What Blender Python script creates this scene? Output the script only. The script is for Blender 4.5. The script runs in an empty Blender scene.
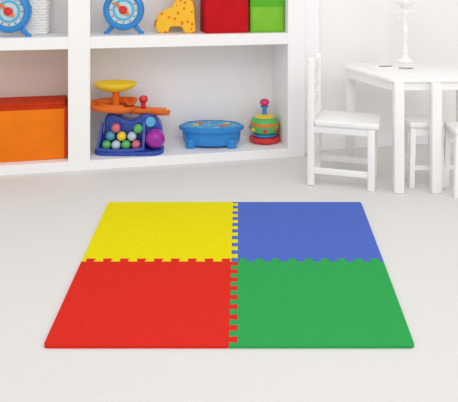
import bpy, bmesh, math, random
from mathutils import Vector, Matrix
random.seed(4)
S=bpy.context.scene
COL=S.collection
S.view_settings.view_transform='Standard'
F=598.0; H=0.94; HY=-20.0
pi=math.pi
# ---------------------------------------------------------------- materials
def srgb(c):
    return tuple(((v/255)/12.92 if v/255<=0.04045 else ((v/255+0.055)/1.055)**2.4) for v in c)+(1,)
def mat(name,c,rough=0.5,noise=0.0,nscale=20,bump=0.0,bscale=200,c2=None,spots=None,metal=0,trans=0,alpha=1,coat=0,spec=.5):
    m=bpy.data.materials.new(name); m.use_nodes=True
    nt=m.node_tree; b=nt.nodes['Principled BSDF']
    col=srgb(c); b.inputs['Base Color'].default_value=col
    b.inputs['Roughness'].default_value=rough; b.inputs['Metallic'].default_value=metal
    b.inputs['Coat Weight'].default_value=coat; b.inputs['Specular IOR Level'].default_value=spec
    if trans: b.inputs['Transmission Weight'].default_value=trans
    if alpha<1: b.inputs['Alpha'].default_value=alpha
    tc=nt.nodes.new('ShaderNodeTexCoord')
    if noise>0 or c2:
        n=nt.nodes.new('ShaderNodeTexNoise'); n.inputs['Scale'].default_value=nscale; n.inputs['Detail'].default_value=4
        r=nt.nodes.new('ShaderNodeValToRGB')
        k=1-noise
        r.color_ramp.elements[0].color=srgb(c2) if c2 else (col[0]*k,col[1]*k,col[2]*k,1)
        r.color_ramp.elements[1].color=col
        r.color_ramp.elements[0].position=.35; r.color_ramp.elements[1].position=.65
        nt.links.new(tc.outputs['Object'],n.inputs['Vector']); nt.links.new(n.outputs['Fac'],r.inputs['Fac'])
        nt.links.new(r.outputs['Color'],b.inputs['Base Color'])
    if spots:
        v=nt.nodes.new('ShaderNodeTexVoronoi'); v.inputs['Scale'].default_value=spots[1]
        r=nt.nodes.new('ShaderNodeValToRGB'); r.color_ramp.interpolation='CONSTANT'
        r.color_ramp.elements[0].color=srgb(spots[0]); r.color_ramp.elements[1].color=col; r.color_ramp.elements[1].position=spots[2]
        nt.links.new(tc.outputs['Object'],v.inputs['Vector']); nt.links.new(v.outputs['Distance'],r.inputs['Fac'])
        nt.links.new(r.outputs['Color'],b.inputs['Base Color'])
    if bump>0:
        n=nt.nodes.new('ShaderNodeTexNoise'); n.inputs['Scale'].default_value=bscale; n.inputs['Detail'].default_value=3
        bp=nt.nodes.new('ShaderNodeBump'); bp.inputs['Strength'].default_value=bump; bp.inputs['Distance'].default_value=.002
        nt.links.new(tc.outputs['Object'],n.inputs['Vector']); nt.links.new(n.outputs['Fac'],bp.inputs['Height'])
        nt.links.new(bp.outputs['Normal'],b.inputs['Normal'])
    return m
M=dict(
 white=mat('white_paint',(250,249,249),.45,.01),
 wall=mat('wall_paint',(247,245,242),.8,.01,3),
 inner=mat('shelf_back_paint',(247,244,244),.7,.01),
 beige=mat('beige_back_tone',(232,217,205),.7,.03,6),  # warmer base colour, used on the lower-left back panel only
 floor=mat('pale_floor',(228,226,223),.9,.04,160,.4,350,spec=.12),
 furn=mat('white_furniture_lacquer',(249,248,246),.35,.01),
 yellow=mat('yellow_foam',(238,224,10),.95,.10,180,.8,260,spec=.12),
 blue=mat('blue_foam',(86,112,202),.95,.10,180,.8,260,spec=.12),
 red=mat('red_foam',(224,46,34),.95,.10,180,.8,260,spec=.12),
 green=mat('green_foam',(52,168,86),.95,.10,180,.8,260,spec=.12),
 pblue=mat('blue_plastic',(40,140,215),.3,.02),
 dblue=mat('deep_blue_plastic',(48,78,175),.25,.12,30),
 lblue=mat('light_blue_plastic',(90,185,228),.35,.02),
 panel=mat('patterned_blue_plastic',(40,150,210),.35,spots=((150,215,225),60,.28)),
 face=mat('clock_face_paper',(205,232,235),.5,.02),
 orange=mat('orange_plastic',(244,120,25),.3,.02),
 pyel=mat('yellow_plastic',(248,212,45),.3,.02),
 pred=mat('red_plastic',(222,45,40),.3,.02),
 pgreen=mat('green_plastic',(95,185,100),.3,.02),
 mteal=mat('muted_teal_plastic',(80,160,180),.3,.02),
 mred=mat('muted_pink_plastic',(215,110,130),.3,.02),
 mwhite=mat('muted_white_plastic',(190,210,225),.3,.02),
 purple=mat('purple_plastic',(165,35,160),.3,.02),
 magenta=mat('magenta_plastic',(222,40,120),.3,.02),
 pwhite=mat('white_plastic',(240,240,240),.3,.01),
 giraffe=mat('giraffe_toy_paint',(250,192,36),.5,spots=((236,115,25),36,.30)),
 fred=mat('red_fabric',(206,24,34),.9,.15,10,.5,500,spec=.2),
 fgreen=mat('green_fabric',(135,200,60),.9,.1,14,.5,500,spec=.2),
 fdgreen=mat('dark_green_fabric',(95,180,50),.9,.1,14,.5,500,spec=.2),
 forange=mat('orange_fabric',(246,128,22),.85,.08,9,.4,500,spec=.2),
 fdorange=mat('red_orange_fabric',(212,62,24),.85,.1,9,.4,500,spec=.2),
 fblue=mat('pale_blue_fabric',(150,205,225),.9,.1,20,.4,500),
 wicker=mat('white_wicker',(252,250,246),.8,.04,60,.5,200),
 paper=mat('drawing_paper',(250,250,248),.8,.01),
 dark=mat('grey_pencil',(135,130,128),.5,.05),
)
# ---------------------------------------------------------------- geometry helpers
def box(bm,x0,x1,y0,y1,z0,z1,bev=0.0,seg=2,mtx=None):
    r=bmesh.ops.create_cube(bm,size=1)
    vs=r['verts']
    for v in vs:
        v.co=Vector(((x0+x1)/2+v.co.x*(x1-x0),(y0+y1)/2+v.co.y*(y1-y0),(z0+z1)/2+v.co.z*(z1-z0)))
    if mtx: bmesh.ops.transform(bm,matrix=mtx,verts=vs)
    if bev>0:
        es=list({e for v in vs for e in v.link_edges})
        bmesh.ops.bevel(bm,geom=es,offset=bev,segments=seg,profile=.5,affect='EDGES')
def lathe(bm,prof,n=32,sx=1,sy=1,mtx=None,scal=None):
    rings=[]; new=[]
    for r,z in prof:
        if r<=1e-6:
            v=bm.verts.new((0,0,z)); rings.append([v]); new.append(v)
        else:
            ring=[]
            for i in range(n):
                a=2*pi*i/n; k=1
                if scal: k=1+scal[1]*math.cos(scal[0]*a)
                v=bm.verts.new((r*k*math.cos(a)*sx,r*k*math.sin(a)*sy,z)); ring.append(v); new.append(v)
            rings.append(ring)
    for a,b in zip(rings[:-1],rings[1:]):
        for i in range(n):
            j=(i+1)%n
            if len(a)==1 and len(b)==1: continue
            if len(a)==1: bm.faces.new((a[0],b[j],b[i]))
            elif len(b)==1: bm.faces.new((a[i],a[j],b[0]))
            else: bm.faces.new((a[i],a[j],b[j],b[i]))
    if mtx: bmesh.ops.transform(bm,matrix=mtx,verts=new)
def tube(bm,pts,r,n=12,closed=False,flat=1.0,caps=True):
    pts=[Vector(p) for p in pts]; N=len(pts); rings=[]
    up=Vector((0,0,1))
    for i,p in enumerate(pts):
        a=pts[(i-1)%N] if (closed or i>0) else p
        b=pts[(i+1)%N] if (closed or i<N-1) else p
        t=(b-a).normalized()
        ref=up if abs(t.dot(up))<.95 else Vector((0,1,0))
        s=t.cross(ref).normalized(); u=s.cross(t).normalized()
        rr=r[i] if isinstance(r,(list,tuple)) else r
        rings.append([bm.verts.new(p+s*math.cos(2*pi*k/n)*rr+u*math.sin(2*pi*k/n)*rr*flat) for k in range(n)])
    rng=range(N) if closed else range(N-1)
    for i in rng:
        A=rings[i];B=rings[(i+1)%N]
        for k in range(n):
            bm.faces.new((A[k],A[(k+1)%n],B[(k+1)%n],B[k]))
    if not closed and caps:
        bm.faces.new(rings[0]); bm.faces.new(rings[-1])
def sphere(bm,c,r,sx=1,sy=1,sz=1):
    bmesh.ops.create_uvsphere(bm,u_segments=20,v_segments=12,radius=r,matrix=Matrix.Translation(Vector(c))@Matrix.Diagonal((sx,sy,sz,1)))
def extrude(bm,pts,y0,y1,bev=0,seg=2):
    f=bm.faces.new([bm.verts.new((x,y0,z)) for x,z in pts])
    r=bmesh.ops.extrude_face_region(bm,geom=[f])
    vs=[g for g in r['geom'] if isinstance(g,bmesh.types.BMVert)]
    for v in vs: v.co.y=y1
    if bev:
        es=[e for e in {e for v in list(f.verts)+vs for e in v.link_edges} if abs(e.verts[0].co.y-e.verts[1].co.y)<1e-7]
        bmesh.ops.bevel(bm,geom=es,offset=bev,segments=seg,profile=.5,affect='EDGES')
def extrudez(bm,pts,z0,z1,bev=0,seg=2):
    f=bm.faces.new([bm.verts.new((x,y,z0)) for x,y in pts])
    r=bmesh.ops.extrude_face_region(bm,geom=[f])
    vs=[g for g in r['geom'] if isinstance(g,bmesh.types.BMVert)]
    for v in vs: v.co.z=z1
    if bev:
        es=[e for e in {e for v in vs for e in v.link_edges} if abs(e.verts[0].co.z-e.verts[1].co.z)<1e-7]
        bmesh.ops.bevel(bm,geom=es,offset=bev,segments=seg,profile=.5,affect='EDGES')
def finish(bm,name,m,parent=None,loc=None,rot=None,smooth=True,**props):
    bmesh.ops.recalc_face_normals(bm,faces=bm.faces)
    me=bpy.data.meshes.new(name); bm.to_mesh(me); bm.free()
    me.materials.append(M[m] if isinstance(m,str) else m)
    if smooth:
        for p in me.polygons: p.use_smooth=True
        me.set_sharp_from_angle(angle=math.radians(40))
    o=bpy.data.objects.new(name,me); COL.objects.link(o)
    if parent: o.parent=parent
    if loc is not None: o.location=loc
    if rot is not None: o.rotation_euler=(0,0,rot)
    for k,v in props.items(): o[k]=v
    return o
def empty(name,loc,rot,label,category,group=None):
    e=bpy.data.objects.new(name,None); e.empty_display_size=.05; COL.objects.link(e)
    e.location=loc; e.rotation_euler=(0,0,rot); e['label']=label; e['category']=category
    if group: e['group']=group
    return e
def copy_thing(root,loc,rot,**props):
    c=root.copy(); COL.objects.link(c); c.location=loc; c.rotation_euler=(0,0,rot)
    for k,v in props.items(): c[k]=v
    def rec(src,dst):
        for ch in list(src.children):
            d=ch.copy(); COL.objects.link(d); d.parent=dst; rec(ch,d)
    rec(root,c); return c
def B(): return bmesh.new()
def PW(px,Y): return (px-229)*Y/F
def YZ(py,z): return (H-z)*F/(py-HY)
def smoothpoly(pts,it=2,k=.22):
    for _ in range(it):
        o=[]
        for i in range(len(pts)):
            a=pts[i];b=pts[(i+1)%len(pts)]
            o.append((a[0]*(1-k)+b[0]*k,a[1]*(1-k)+b[1]*k)); o.append((a[0]*k+b[0]*(1-k),a[1]*k+b[1]*(1-k)))
        pts=o
    return pts

# ---------------------------------------------------------------- bookcase frame
TH=math.atan2(.308,1.475); AX,AY=-1.098,2.868
UX,UY=math.cos(TH),math.sin(TH)
def BW(u,w,z=0): return Vector((AX+u*UX-w*UY, AY+u*UY+w*UX, z))
def UP(px,w):
    k=(px-229)/F
    return (k*(AY+w*UX)-(AX-w*UY))/(UX-k*UY)
def shelfpos(px,w,z):
    u=UP(px,w); p=BW(u,w,z); return p, p.y/F
# ---------------------------------------------------------------- setting
bm=B(); box(bm,-3.5,4,-1.5,5,-.05,0); finish(bm,'floor','floor',smooth=False,kind='structure')
def setbox(name,m,u0,u1,w0,w1,z0,z1,bev=0):
    bm=B(); box(bm,u0,u1,w0,w1,z0,z1,bev)
    return finish(bm,name,m,loc=BW(0,0,0),rot=TH,smooth=False,kind='structure')
setbox('wall_back','wall',-2.2,4,.335,.42,0,2.4)
setbox('wall_right','wall',1.63,4,.10,.333,0,2.4)
setbox('trim_1','white',1.537,1.628,.035,.333,0,2.4,.003)
setbox('baseboard_right','white',1.631,4,.086,.099,0,.075,.003)

bc=empty('bookcase',BW(0,0,0),TH,'white built-in open bookcase with thick shelves holding toys','bookcase')
TOPZ=1.16
def bpart(name,m,u0,u1,w0,w1,z0,z1,bev=.002,**k):
    bm=B(); box(bm,u0,u1,w0,w1,z0,z1,bev,1); return finish(bm,name,m,bc,smooth=False,**k)
UD0,UD1,UR0,UR1=.315,.4205,1.44,1.535
bpart('side_panel','white',-.50,-.40,0,.31,0,TOPZ)
bpart('divider','white',UD0,UD1,0,.31,0,TOPZ)
bpart('side_panel','white',UR0,UR1,0,.31,0,TOPZ)
ZB=.048
for (a,b) in ((-.40,UD0),(UD1,UR0)):
    bpart('bottom_board','white',a,b,-.0,.31,0,ZB)
    bpart('shelf','white',a,b,.002,.31,.600,.660)
    bpart('top_board','white',a,b,.002,.31,TOPZ-.06,TOPZ)
bpart('back_panel','inner',UD1,UR0,.298,.3095,ZB,TOPZ-.06,0)
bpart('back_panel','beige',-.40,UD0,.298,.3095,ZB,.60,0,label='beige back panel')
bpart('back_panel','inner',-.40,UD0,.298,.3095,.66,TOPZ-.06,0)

# ---------------------------------------------------------------- foam mat
TM=.008
yf=YZ(202,TM); yn=YZ(345.5,TM); ym=YZ(260,TM)
xf=[PW(q,yf) for q in (108.5,235.5,361)]; xn=[PW(q,yn) for q in (43,233,415)]
def mp(U,V):
    Y=yn+(ym-yn)*V if V<1 else ym+(yf-ym)*(V-1)
    t=(Y-yn)/(yf-yn); l=[xn[i]+(xf[i]-xn[i])*t for i in range(3)]
    x=l[1]+(l[1]-l[0])*U if U<0 else l[1]+(l[2]-l[1])*U
    return Vector((x,Y))
a_=.0105; NT=9
def seam(P0,P1,side):
    out=[]; d=.03
    for i in range(NT):
        for f_,s in ((.25+d,-1),(.25-d,1),(.75+d,1),(.75-d,-1)):
            t=(i+f_)/NT; out.append(P0.lerp(P1,t)+side*a_*s)
    return out
sx=Vector((1,0)); sy=Vector((0,1))
C=mp(0,1)-sx*a_-sy*a_
VL=[mp(0,0)-sx*a_]+seam(mp(0,0),mp(0,1),sx)
VU=seam(mp(0,1),mp(0,2),sx)+[mp(0,2)-sx*a_]
HL=[mp(-1,1)-sy*a_]+seam(mp(-1,1),mp(0,1),sy)
HR=seam(mp(0,1),mp(1,1),sy)+[mp(1,1)-sy*a_]
def corner(U,V,p,n):
    c=mp(U,V); p=(p-c).normalized()*.014; n=(n-c).normalized()*.014
    return [c+p*(1-i/4)**2+n*(i/4)**2 for i in range(5)]
tiles=[
 ('yellow',HL+[C]+VU+corner(-1,2,mp(0,2),mp(-1,1)),'yellow'),
 ('blue',[C]+HR+corner(1,2,mp(1,1),mp(0,2))+VU[::-1],'blue'),
 ('red',corner(-1,0,mp(-1,1),mp(0,0))+VL+[C]+HL[::-1],'red'),
 ('green',VL+[C]+HR+corner(1,0,mp(1,1),mp(0,0)),'green')]
where={'yellow':'joined to the red and blue tiles','blue':'joined to the yellow and green tiles','red':'joined to the yellow and green tiles','green':'joined to the red and blue tiles'}
for cn,poly,m in tiles:
    cen=sum(poly,Vector((0,0)))/len(poly)
    bm=B(); extrudez(bm,[(p.x-cen.x,p.y-cen.y) for p in poly],0,TM,.0005,1)
    finish(bm,'foam_tile',m,loc=(cen.x,cen.y,.0003),smooth=False,label=cn+' interlocking foam floor tile, '+where[cn],category='floor mat',group='interlocking foam tiles on the floor')

# ---------------------------------------------------------------- chair
def chair():
    e=empty('chair',(0,0,0),0,"white wooden child's chair with open railed back, beside the table",'chair')
    D=.30;W=.205;l=.032;sh=.297
    for (x,y) in ((0,0),(0,W)):
        bm=B(); box(bm,x-l/2,x+l/2,y-l/2,y+l/2,0,.582,.008,4); finish(bm,'leg','furn',e)
    for (x,y) in ((D-.03,0.002),(D-.03,W-.002)):
        bm=B(); box(bm,x-l/2,x+l/2,y-l/2,y+l/2,0,sh-.022,.004); finish(bm,'leg','furn',e)
    bm=B(); box(bm,-l/2+.034,D+.004,-.018,W+.018,sh-.021,sh+.002,.005,3)
    finish(bm,'seat','furn',e)
    bm=B(); box(bm,.0,D-.04,-.008,.008,sh-.055,sh-.0215,.002); box(bm,.0,D-.04,W-.008,W+.008,sh-.055,sh-.0215,.002)
    box(bm,D-.038,D-.022,.008,W-.008,sh-.055,sh-.0215,.002); box(bm,-.008,.008,.008,W-.008,sh-.055,sh-.0215,.002)
    finish(bm,'apron','furn',e)
    bm=B()
    box(bm,-.009,.009,.0,W,.505,.565,.004)
    box(bm,-.007,.007,.0,W,.44,.470,.003)
    box(bm,-.007,.007,.0,W,.365,.395,.003)
    finish(bm,'backrest','furn',e)
    for y in (0,W):
        bm=B(); box(bm,l/2-.001,D-.03-l/2+.001,y-.007,y+.007,.055,.083,.003); finish(bm,'stretcher','furn',e)
    bm=B(); box(bm,-.007,.007,l/2,W-l/2,.085,.11,.003); finish(bm,'stretcher','furn',e)
    return e
ch=chair(); Yc=2.745
ch.location=(PW(311,Yc),Yc,0); ch.rotation_euler=(0,0,math.radians(-17))

# ---------------------------------------------------------------- table
TZ=.50
def TP(px,py): 
    Y=YZ(py,TZ); return Vector((PW(px,Y),Y))
bl=TP(344,66.5); fl=TP(392,79.5); fr=TP(478,78.5)
mid=(fl.x+fr.x)/2
br=Vector((2*mid-bl.x,bl.y)); bk1=Vector((bl.x+.06,bl.y+.14)); bk2=Vector((br.x-.06,bl.y+.14))
orig=Vector((mid,(fl.y+bl.y)/2))
tb=empty('table',(orig.x,orig.y,0),0,"white wooden children's table with straight square legs",'table')
loop=[fl,fr,br,bk2,bk1,bl]
L=[(p.x-orig.x,p.y-orig.y) for p in loop]
# rounded corners
RL=[]
for i,p in enumerate(loop):
    a=loop[i-1]; b=loop[(i+1)%6]; da=(a-p).normalized()*.03; db=(b-p).normalized()*.03
    for k in range(6):
        t=k/5; q=p+da*(1-t)**2+db*t**2; RL.append((q.x-orig.x,q.y-orig.y))
bm=B(); extrudez(bm,RL,TZ-.014,TZ,.002,2); finish(bm,'tabletop','furn',tb)
bm=B()
ins=[(x*.95,y*.90) for x,y in L]
for i in range(6):
    p=Vector(ins[i]);q=Vector(ins[(i+1)%6]); d=q-p; ang=math.atan2(d.y,d.x)
    mt=Matrix.Translation((p.x,p.y,0))@Matrix.Rotation(ang,4,'Z')
    box(bm,0.0,d.length,-.007,.007,TZ-.052,TZ-.0145,.001,1,mt)
finish(bm,'apron','furn',tb)
def tleg(px,py):
    Y=YZ(py,0); return PW(px,Y)-orig.x, Y-orig.y+.012
legs=[tleg(399,193),tleg(436.5,193),tleg(350.5,162)]
legs.append((-legs[2][0],legs[2][1]))
for x,y in legs:
    bm=B(); box(bm,x-.022,x+.022,y-.022,y+.022,0,TZ-.0145,.004); finish(bm,'leg','furn',tb)

# stools
def stool(lab):
    e=empty('stool',(0,0,0),0,lab,'stool','white stools tucked under the table')
    w=.060
    for x in (-w,w):
        for y in (-w,w):
            bm=B(); sh=Matrix.Identity(4); sh[0][2]=-.035*(1 if x>0 else -1); sh[1][2]=-.02*(1 if y>0 else -1)
            mt=Matrix.Translation((x,y,.272))@sh@Matrix.Translation((0,0,-.272))
            box(bm,-.012,.012,-.012,.012,0,.272,.003,2,mt); finish(bm,'leg','furn',e)
    bm=B(); box(bm,-w-.017,w+.017,-w-.017,w+.017,.2725,.297,.006,3); finish(bm,'seat','furn',e)
    bm=B()
    for s in (-1,1):
        box(bm,-w,w,s*w-.006,s*w+.006,.235,.272,.001,1)
        box(bm,s*w-.006,s*w+.006,-w,w,.235,.272,.001,1)
    finish(bm,'apron','furn',e)
    for s in (-1,1):
        bm=B(); box(bm,-w+.006,w-.006,s*(w+.004)-.005,s*(w+.004)+.005,.08,.1,.001,1)
        finish(bm,'stretcher','furn',e)
    return e
st=stool('small white wooden stool tucked under the table beside its leg')
Ys=2.77; st.location=(PW(422,Ys),Ys,0)
Ys2=2.65
copy_thing(st,(PW(461.5,Ys2)+.022,Ys2,0),0,label='small white wooden stool at the corner of the table')

# things on the table
def lampstick():
    Y=YZ(62.5,TZ); s=Y/F
    e=empty('candlestick',(PW(405,Y),Y,TZ+.0003),0,'ornate white turned candlestick standing on the white table','candlestick')
    pr=[(0,0),(8,0),(8.5,1.5),(6.5,3),(3.5,5),(2.4,8),(3.4,10),(3.4,12),(2,14),(1.5,19),(1.7,26),(3.2,30),(3.6,33),(2.2,36),(1.4,39),(1.5,46),(3.2,49),(3.2,51),(2,53),(3,55),(7,57.5),(9,60),(9,61),(7,61),(3.6,60),(0,60)]
    bm=B(); lathe(bm,[(r*s,z*s) for r,z in pr],28); finish(bm,'stand','furn',e)
    for sg in (-1,1):
        pts=[]
        for i in range(15):
            a=i/14; th=a*1.6*pi; r=5*(1-.55*a)
            pts.append(((sg*(6.2-r*math.cos(th)))*s*.95,0,(47+ r*math.sin(th))*s))
        bm=B(); tube(bm,pts,.75*s,8); finish(bm,'scroll','furn',e)
    bm=B(); lathe(bm,[(0,60.1*s),(2.9*s,60.1*s),(2.9*s,82*s),(2.4*s,83*s),(0,83.4*s)],20)
    finish(bm,'candle','paper',e,label='white candle')
lampstick()
def flat(name,pxy,w,d,rot,h,m,label,cat):
    Y=YZ(pxy[1],TZ); bm=B(); box(bm,-w/2,w/2,-d/2,d/2,0,h)
    return finish(bm,name,m,loc=(PW(pxy[0],Y),Y,TZ+.0004),rot=rot,smooth=False,label=label,category=cat)
flat('sheet_of_paper',(385,68.5),.15,.10,.3,.0012,'paper','white sheet of drawing paper lying on the table','paper')
def pencil(px,py,rot,m,lab):
    Y=YZ(py,TZ); bm=B(); mt=Matrix.Translation((0,0,.0026))@Matrix.Rotation(pi/2,4,'Y')
    lathe(bm,[(0,-.035),(.0026,-.035),(.0026,.026),(.001,.036),(0,.036)],6,mtx=mt)
    finish(bm,'pencil',m,loc=(PW(px,Y),Y,TZ+.0018),rot=rot,smooth=False,label=lab,category='pencil',group='pencils on the table')
pencil(386,67,.15,'dark','grey pencil lying on the drawing paper')
pencil(406,69,-.2,'dark','grey pencil lying on the white table')

# ---------------------------------------------------------------- toys on top shelf
ZS=.6603
def rotY90(): return Matrix.Rotation(pi/2,4,'X')
def clock():
    p,s=shelfpos(124,.13,ZS)
    e=empty('toy_clock',p,0,'blue round toy clock with orange hands, standing on the shelf','toy clock','toy clocks on the upper shelf')
    c=Vector((0,0,24*s)); q=.95
    def disc(prof,m,name,**k):
        bm=B(); lathe(bm,[(r*q*s,z*s) for r,z in prof],48,mtx=Matrix.Translation(c)@rotY90()); return finish(bm,name,m,e,**k)
    disc([(16,-7),(20,-6),(21.3,-2),(21.3,4),(20,6.5),(17.5,7.2),(15.8,6),(15.2,2),(15.2,-5),(16,-7)],'pblue','case')
    disc([(0,-5),(15,-5),(15.1,3),(0,3)],'face','dial')
    disc([(9,3.1),(11.4,3.1),(11.4,3.8),(9,3.8),(9,3.1)],'lblue','number_ring')
    disc([(0,3.1),(4.2,3.1),(4.2,6),(3,7),(0,7)],'pred','centre_button')
    for i in range(12):
        a=i*pi/6; bm=B()
        sphere(bm,(13.3*q*s*math.cos(a),-3.1*s,24*s+13.3*q*s*math.sin(a)),.9*s)
        finish(bm,'hour_mark','orange',e)
    bm=B(); extrude(bm,[(-1.6*s,0),(1.6*s,0),(1.3*s,10*s),(0,12.2*s),(-1.3*s,10*s)],-4.9*s,-4.0*s)
    o=finish(bm,'hand','orange',e,loc=c); o.rotation_euler=(0,math.radians(-50),0)
    bm=B(); extrude(bm,[(-1.8*s,0),(1.8*s,0),(1.4*s,6*s),(0,8*s),(-1.4*s,6*s)],-5.9*s,-5.0*s)
    o=finish(bm,'hand','orange',e,loc=c); o.rotation_euler=(0,math.radians(130),0)
    for sg in (-1,1):
        bm=B(); tube(bm,[(sg*10.5*s,0,9*s),(sg*13.5*s,0,5*s),(sg*16.8*s,0,1.9*s)],[2.6*s,2.3*s,1.8*s],14)
        lathe(bm,[(0,0),(2.8*s,0),(3*s,1.2*s),(2.4*s,2.6*s),(0,3.1*s)],20,mtx=Matrix.Translation((sg*17.4*s,0,0)))
        finish(bm,'foot','pblue',e)
    bm=B(); tube(bm,[(-6*s,0,43*s),(-6*s,0,51*s),(-3*s,0,54*s),(3*s,0,54*s),(6*s,0,51*s),(6*s,0,43*s)],1.5*s,10); finish(bm,'handle','orange',e)
    return e
ck=clock()
p,s=shelfpos(10,.085,ZS)
c2=copy_thing(ck,p,0); c2['label']='blue round toy clock with orange hands beside a wicker basket'

# wicker basket
p,s=shelfpos(36,.215,ZS)
e=empty('wicker_basket',p,TH,'white wicker basket with pale blue lining on the shelf','basket')
bm=B(); w,d,h=.064,.06,.20
for z in range(14):
    zz=.008+z*.0142
    k=.92+.08*z/13
    N=48; ring=[]
    for i in range(N):
        a=2*pi*i/N; ca,sa=math.cos(a),math.sin(a)
        q=(abs(ca)**5+abs(sa)**5)**(-1/5); wob=1+.035*(1 if (i//2+z)%2 else -1)
        ring.append((w*k*q*ca*wob,d*k*q*sa*wob,zz))
    tube(bm,ring,.0080,8,closed=True)
box(bm,-w*.9,w*.9,-d*.9,d*.9,.001,.008)
finish(bm,'basket_body','wicker',e)
bm=B(); ring=[]
for i in range(48):
    a=2*pi*i/48; ca,sa=math.cos(a),math.sin(a); q=(abs(ca)**5+abs(sa)**5)**(-1/5)
    ring.append((w*1.03*q*ca,d*1.03*q*sa,h+.006))
tube(bm,ring,.011,10,closed=True,flat=1.6); finish(bm,'lining','fblue',e)

# giraffe
p,s=shelfpos(177,.14,ZS)
e=empty('toy_giraffe',p,.0,'chunky yellow toy giraffe with orange spots on the shelf','toy giraffe')
out=[(-20,0),(-8,0),(-7,5),(-5,6.5),(4,6.5),(6,5),(7,0),(19,0),(19,8),(18,15),(18,24),(16,32),(15.5,38),(20,40),(21,44),(16,48.5),(7,50),(1,46),(-1,38),(-2,31),(-5,26),(-10,24),(-18,20),(-21,10)]
sp=[(x*s,max(z,0)*s) for x,z in smoothpoly(out)]
bm=B(); extrude(bm,sp,-7*s,7*s,1.6*s,3); finish(bm,'body','giraffe',e)
bm=B(); tube(bm,[(-17*s,0,16*s),(-21*s,0,12*s),(-21.5*s,0,6*s)],[1.2*s,1.1*s,1.8*s],10); finish(bm,'tail','orange',e)
for x in (6.5,9.5):
    bm=B(); tube(bm,[(x*s,0,49*s),(x*s,0,54*s)],.8*s,8); sphere(bm,(x*s,0,55*s),1.6*s); finish(bm,'horn','orange',e)
for sg in (-1,1):
    bm=B(); sphere(bm,(13*s,sg*6.9*s,44.5*s),1.1*s); finish(bm,'eye','dark',e)

# fabric boxes
def fabbox(name,px0,px1,pxh,w,depth,m,m2,label,rim):
    p,s=shelfpos((px0+px1)/2,w,ZS); wd=(px1-px0)*s*.5/ math.cos(TH); h=pxh*s
    e=empty(name,p,TH,label,'storage box','fabric storage boxes on the upper shelf')
    bm=B(); t=.006
    box(bm,-wd,wd,0,t,0,h,.002); box(bm,-wd,wd,depth-t,depth,0,h,.002)
    box(bm,-wd,-wd+t,t*.5,depth-t*.5,0,h,.002); box(bm,wd-t,wd,t*.5,depth-t*.5,0,h,.002); box(bm,-wd+.003,wd-.003,.003,depth-.003,0,t)
    finish(bm,'box_body',m,e)
    bm=B(); z0=h*rim
    box(bm,-wd-.0015,wd+.0015,-.002,.001,z0,h+.002,.0008,1); box(bm,-wd-.0015,-wd+.001,-.001,depth,z0,h+.002,.0008,1); box(bm,wd-.001,wd+.0015,-.001,depth,z0,h+.002,.0008,1);box(bm,-wd,wd,depth-.002,depth+.001,z0,h+.002,.0008,1)
    finish(bm,'rim',m2,e)
    bm=B()
    for x in (-wd+.006,wd-.006): box(bm,x-.0016,x+.0016,-.0016,.001,.004,h-.002,.0005,1)
    box(bm,-wd+.006,wd-.006,-.0016,.001,.006,.009,.0005,1)
    finish(bm,'seam',m2,e)
fabbox('storage_box',205.5,248.5,46,.05,.17,'fred','fred','red fabric storage box on the shelf',.90)
fabbox('storage_box',250.5,284.5,38,.05,.17,'fgreen','fdgreen','lime green fabric storage box on the shelf',.68)

# orange box lower left
ZBt=ZB+.0003
e=empty('storage_box',BW(.09,.05,ZBt),TH,'large orange fabric storage box with red-orange top on the bottom shelf','storage box')
bm=B(); W0=.216
extrude(bm,[(-W0,0),(W0-.004,0),(W0-.002,.02),(W0-.001,.252),(-W0,.252)],.004,.235,.005,2)
finish(bm,'box_body','forange',e)
bm=B()
box(bm,-W0,W0-.001,.002,.237,.2523,.261,.003)
box(bm,-W0+.002,W0-.008,.010,.232,.2613,.269,.002)
box(bm,-W0+.004,W0-.016,.018,.226,.2693,.277,.002)
finish(bm,'top_flap','fdorange',e,label='red-orange layered top flap')
bm=B(); box(bm,W0-.012,W0+.0005,.0015,.236,.004,.261,.001,1); finish(bm,'side_flap','fdorange',e,label='red-orange side flap')

# ---------------------------------------------------------------- ball run toy
p,s=shelfpos(130,.125,ZBt)
e=empty('ball_run_toy',p,0,'colourful ball run toy with yellow dish, orange chute and blue base','toy')
def sc(l): return [tuple(v*s for v in q) for q in l]
bm=B()
basep=smoothpoly([(-34,-10),(-28,-16),(-10,-18),(12,-18),(27,-17),(34,-10),(34,8),(28,14),(-28,14),(-34,8)],2,.22)
extrudez(bm,[(x*s,y*s) for x,y in basep],0,4*s,1.2*s,2); finish(bm,'base_tray','dblue',e)
bm=B()
extrude(bm,smoothpoly(sc([(-33,4.1),(-31,12),(-25,20),(-26,32),(-22,38),(-13,38),(-5,31),(5,31),(14,38),(24,35),(31,27),(32,14),(35,4.1)]),2,.24),-2*s,13*s,2.2*s,3)
finish(bm,'body','dblue',e)
# scooped curved side walls of the ball bin
def wall(x0,flare):
    bm=B(); prof=[(-16,4.1),(-2.2,4.1),(-2.2,29),(-4,29.5),(-6,26),(-8,20),(-11,13.5),(-14.5,9),(-16.5,6.5)]
    f=bm.faces.new([bm.verts.new(((x0+flare*(z-4)*.10)*s,y*s,z*s)) for y,z in prof]); r=bmesh.ops.extrude_face_region(bm,geom=[f])
    for v in r['geom']:
        if isinstance(v,bmesh.types.BMVert): v.co.x+=2.4*s
    finish(bm,'side_wall','dblue',e)
wall(-30.5,1); wall(14.2,-.2)
bm=B(); tube(bm,sc([(-28,-15,6),(-20,-16.3,5.2),(-9,-16.8,5),(4,-16.4,5.2),(14,-15,6)]),1.8*s,12); finish(bm,'front_lip','dblue',e)
bm=B(); tube(bm,sc([(-15,5,36),(-15,5,46),(-15,4,56),(-15,3,62)]),[5*s,4.2*s,3.6*s,4*s],16); finish(bm,'post','orange',e)
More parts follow.
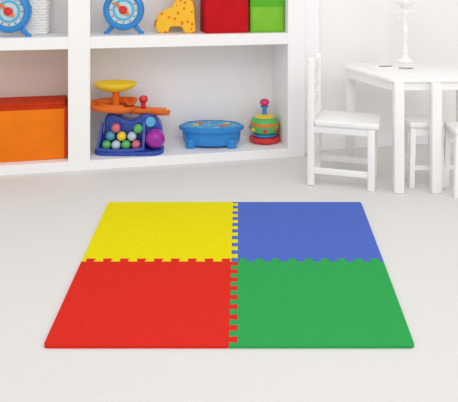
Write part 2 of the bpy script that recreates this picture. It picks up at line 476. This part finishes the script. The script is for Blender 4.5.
bm=B(); lathe(bm,sc([(0,59),(5,59),(12,60.5),(19,64),(21.5,67),(21.7,68.5),(20.3,68),(17,65),(10,62.5),(3,61.5),(0,61.5)]),40,1,.7,mtx=Matrix.Translation((-15*s,2*s,0))); finish(bm,'dish','pyel',e)
def trough(pts,w,h):
    bm=B(); pts=[Vector(q)*s for q in pts]; rows=[]
    for i,q in enumerate(pts):
        a=pts[max(i-1,0)];b=pts[min(i+1,len(pts)-1)]; t=b-a; t.z=0; t.normalize(); n=Vector((-t.y,t.x,0))
        row=[]
        for k in range(9):
            an=pi*k/8; row.append(bm.verts.new(q+n*math.cos(an)*w*s-Vector((0,0,1))*math.sin(an)*h*s))
        for k in range(8,-1,-1):
            an=pi*k/8; row.append(bm.verts.new(q+n*math.cos(an)*(w-1.1)*s-Vector((0,0,1))*(math.sin(an)*(h-1.1))*s))
        rows.append(row)
    for A,Bb in zip(rows[:-1],rows[1:]):
        n=len(A)
        for k in range(n): bm.faces.new((A[k],A[(k+1)%n],Bb[(k+1)%n],Bb[k]))
    bm.faces.new(rows[0]); bm.faces.new(rows[-1]); return bm
pts=[]
for i in range(34):
    a=math.radians(-20+i*13.2); r=17-(i/33)*2
    pts.append((-18+r*math.cos(a)*1.15,1+r*math.sin(a)*.66,53-i*.28))
x0,y0,z0=pts[-1]
for i in range(1,15): 
    pts.append((x0+i*3.2,y0-2-i*.35+.07*i*i,z0-i*.35))
bm=trough(pts,6.2,7.0); finish(bm,'chute','orange',e)
bm=B(); lathe(bm,sc([(0,30),(2.5,30),(2.5,46),(3.5,47),(4.8,50),(3.5,53),(0,54)]),20,mtx=Matrix.Translation((12*s,10*s,0))); finish(bm,'knob','pred',e)
bm=B(); sphere(bm,(26*s,-7.5*s,14.5*s),9.6*s); finish(bm,'large_ball','purple',e,label='large magenta ball')
bm=B(); lathe(bm,sc([(0,-1.5),(4.5,-1.5),(5,0),(4.5,1.2),(0,1.2)]),24,mtx=Matrix.Translation((21*s,-3.6*s,30*s))@Matrix.Rotation(pi/2,4,'X')); finish(bm,'wheel','lblue',e)
cols={'pgreen':'green','mwhite':'pale','orange':'orange','mred':'pink','pblue':'blue','mteal':'teal','lblue':'light blue','pyel':'yellow','pwhite':'white'}
def ball(bx,by,bz,m,txt,r=4.6):
    bm=B(); sphere(bm,(0,0,0),r*s)
    finish(bm,'ball',m,loc=p+Vector((bx*s,by*s,bz*s+.0003)),label=cols[m]+' plastic ball '+txt,category='ball',group='balls in the ball run toy')
for x,y,m in ((-21.5,-9.4,'pgreen'),(-12,-10.2,'mwhite'),(-2.3,-9.6,'pgreen'),(7.6,-9,'mred')): ball(x,y,8.7,m,'lying in the bin of the ball run toy')
for x,y,z,m in ((-18,-7.6,17.2,'mteal'),(-7,-7.8,16.8,'pyel'),(3.2,-7.4,16.6,'mwhite')): ball(x,y,z,m,'piled in the ball run toy')
ball(-12.8,-7,24.8,'mred','atop the pile in the ball run toy')
ball(9.2,-7,24.0,'pgreen','atop the pile in the ball run toy')

# ---------------------------------------------------------------- blue play table
p,s=shelfpos(211.5,.15,ZBt)
e=empty('activity_table_toy',p,0,'low oval blue plastic play table with patterned top and short legs','toy')
SC=(10,.022)
bm=B(); lathe(bm,sc([(0,2.5),(26,2.5),(27.5,4),(28.3,10),(28.6,16),(0,16)]),60,1,.55,scal=SC); finish(bm,'body','pblue',e)
bm=B(); lathe(bm,sc([(26.6,15.6),(31,15.8),(32,17.5),(31.5,20),(29.5,21),(27.6,20.8),(27,18),(26.6,15.6)]),80,1,.6,scal=SC); finish(bm,'rim','pblue',e)
bm=B(); lathe(bm,sc([(0,16.1),(26.9,16.1),(26.9,20.4),(0,20.8)]),60,1,.6); finish(bm,'top_panel','panel',e)
for i in range(6):
    a=i*pi/3+.3; m=('pyel','lblue','orange')[i%3]
    bm=B(); lathe(bm,sc([(0,20.6),(2.6,20.4),(2.5,21.6),(0,22)]),20,1.2,.6,mtx=Matrix.Translation((16*s*math.cos(a),9.5*s*math.sin(a),0))); finish(bm,'button',m,e)
for sx_,sy_ in ((-1,-1),(1,-1),(-1,1),(1,1)):
    bm=B(); lathe(bm,sc([(0,0),(4.8,0),(5.4,1.5),(5,6),(4,9),(0,9)]),20,mtx=Matrix.Translation((sx_*20*s,sy_*9*s,0))); finish(bm,'leg','pblue',e)

# ---------------------------------------------------------------- spinning top toy
p,s=shelfpos(264.5,.165,ZBt)
e=empty('spinning_top_toy',p,0,'squat multicoloured spinning top toy with red base and pink knob','toy')
def lp(name,m,prof,**k):
    bm=B(); lathe(bm,[(r*.94*s,z*.96*s) for r,z in prof],36,scal=k.get('scal')); return finish(bm,name,m,e)
lp('base','pred',[(0,0),(13,0),(16,1.5),(17,4),(15,6),(0,6)])
lp('lower_ring','pblue',[(0,6.1),(12,6.1),(13,7.5),(12,9),(0,9)])
lp('body','pgreen',[(0,9.1),(11,9.1),(14.5,11.5),(15.8,15.5),(15.6,18),(0,18)],scal=(10,.015))
lp('band','orange',[(0,18.1),(15.5,18.1),(15,20.5),(0,20.5)])
lp('body_top','pgreen',[(0,20.6),(14.9,20.6),(13.4,23.5),(11,25.7),(0,25.7)])
lp('top_band','pyel',[(0,25.8),(10.8,25.8),(7,28),(0,28.6)])
lp('stem','pblue',[(0,28.7),(3,28.5),(2.2,31),(2.2,35),(4.4,35.6),(4.2,37),(0,37)])
lp('knob','magenta',[(0,37.1),(3.4,37.4),(5.2,40),(4.6,42.4),(2.5,44),(0,44.3)])
for i in range(7):
    a=i*2*pi/7+.2; m=('pred','pyel','magenta')[i%3]
    bm=B(); sphere(bm,(14.0*s*math.cos(a),14.0*s*math.sin(a),13.8*s),2.1*s,1,1,1); finish(bm,'bead',m,e)

# ---------------------------------------------------------------- light
w=bpy.data.worlds.new('World'); S.world=w; w.use_nodes=True
w.node_tree.nodes['Background'].inputs[0].default_value=(.995,.995,1,1); w.node_tree.nodes['Background'].inputs[1].default_value=.78
def area(name,loc,tgt,size,sy_,en,c=(1,1,1)):
    l=bpy.data.lights.new(name,'AREA'); l.shape='RECTANGLE'; l.size=size; l.size_y=sy_; l.energy=en; l.color=c
    o=bpy.data.objects.new(name,l); COL.objects.link(o); o.location=loc
    o.rotation_euler=(Vector(tgt)-Vector(loc)).to_track_quat('-Z','Y').to_euler(); return o
area('ceiling_light',(0.2,.6,2.3),(0,2.9,.3),2.5,1.5,27,(1,.99,.97))
area('window_light',(3.0,.6,1.6),(0.2,2.6,.3),1.6,1.6,11,(1,.985,.96))
# ---------------------------------------------------------------- camera
c=bpy.data.cameras.new('Camera'); c.sensor_width=36; c.lens=F/458*36; c.shift_y=-(201-HY)/458
co=bpy.data.objects.new('Camera',c); COL.objects.link(co); co.location=(0,0,H); co.rotation_euler=(pi/2,0,0)
S.camera=co
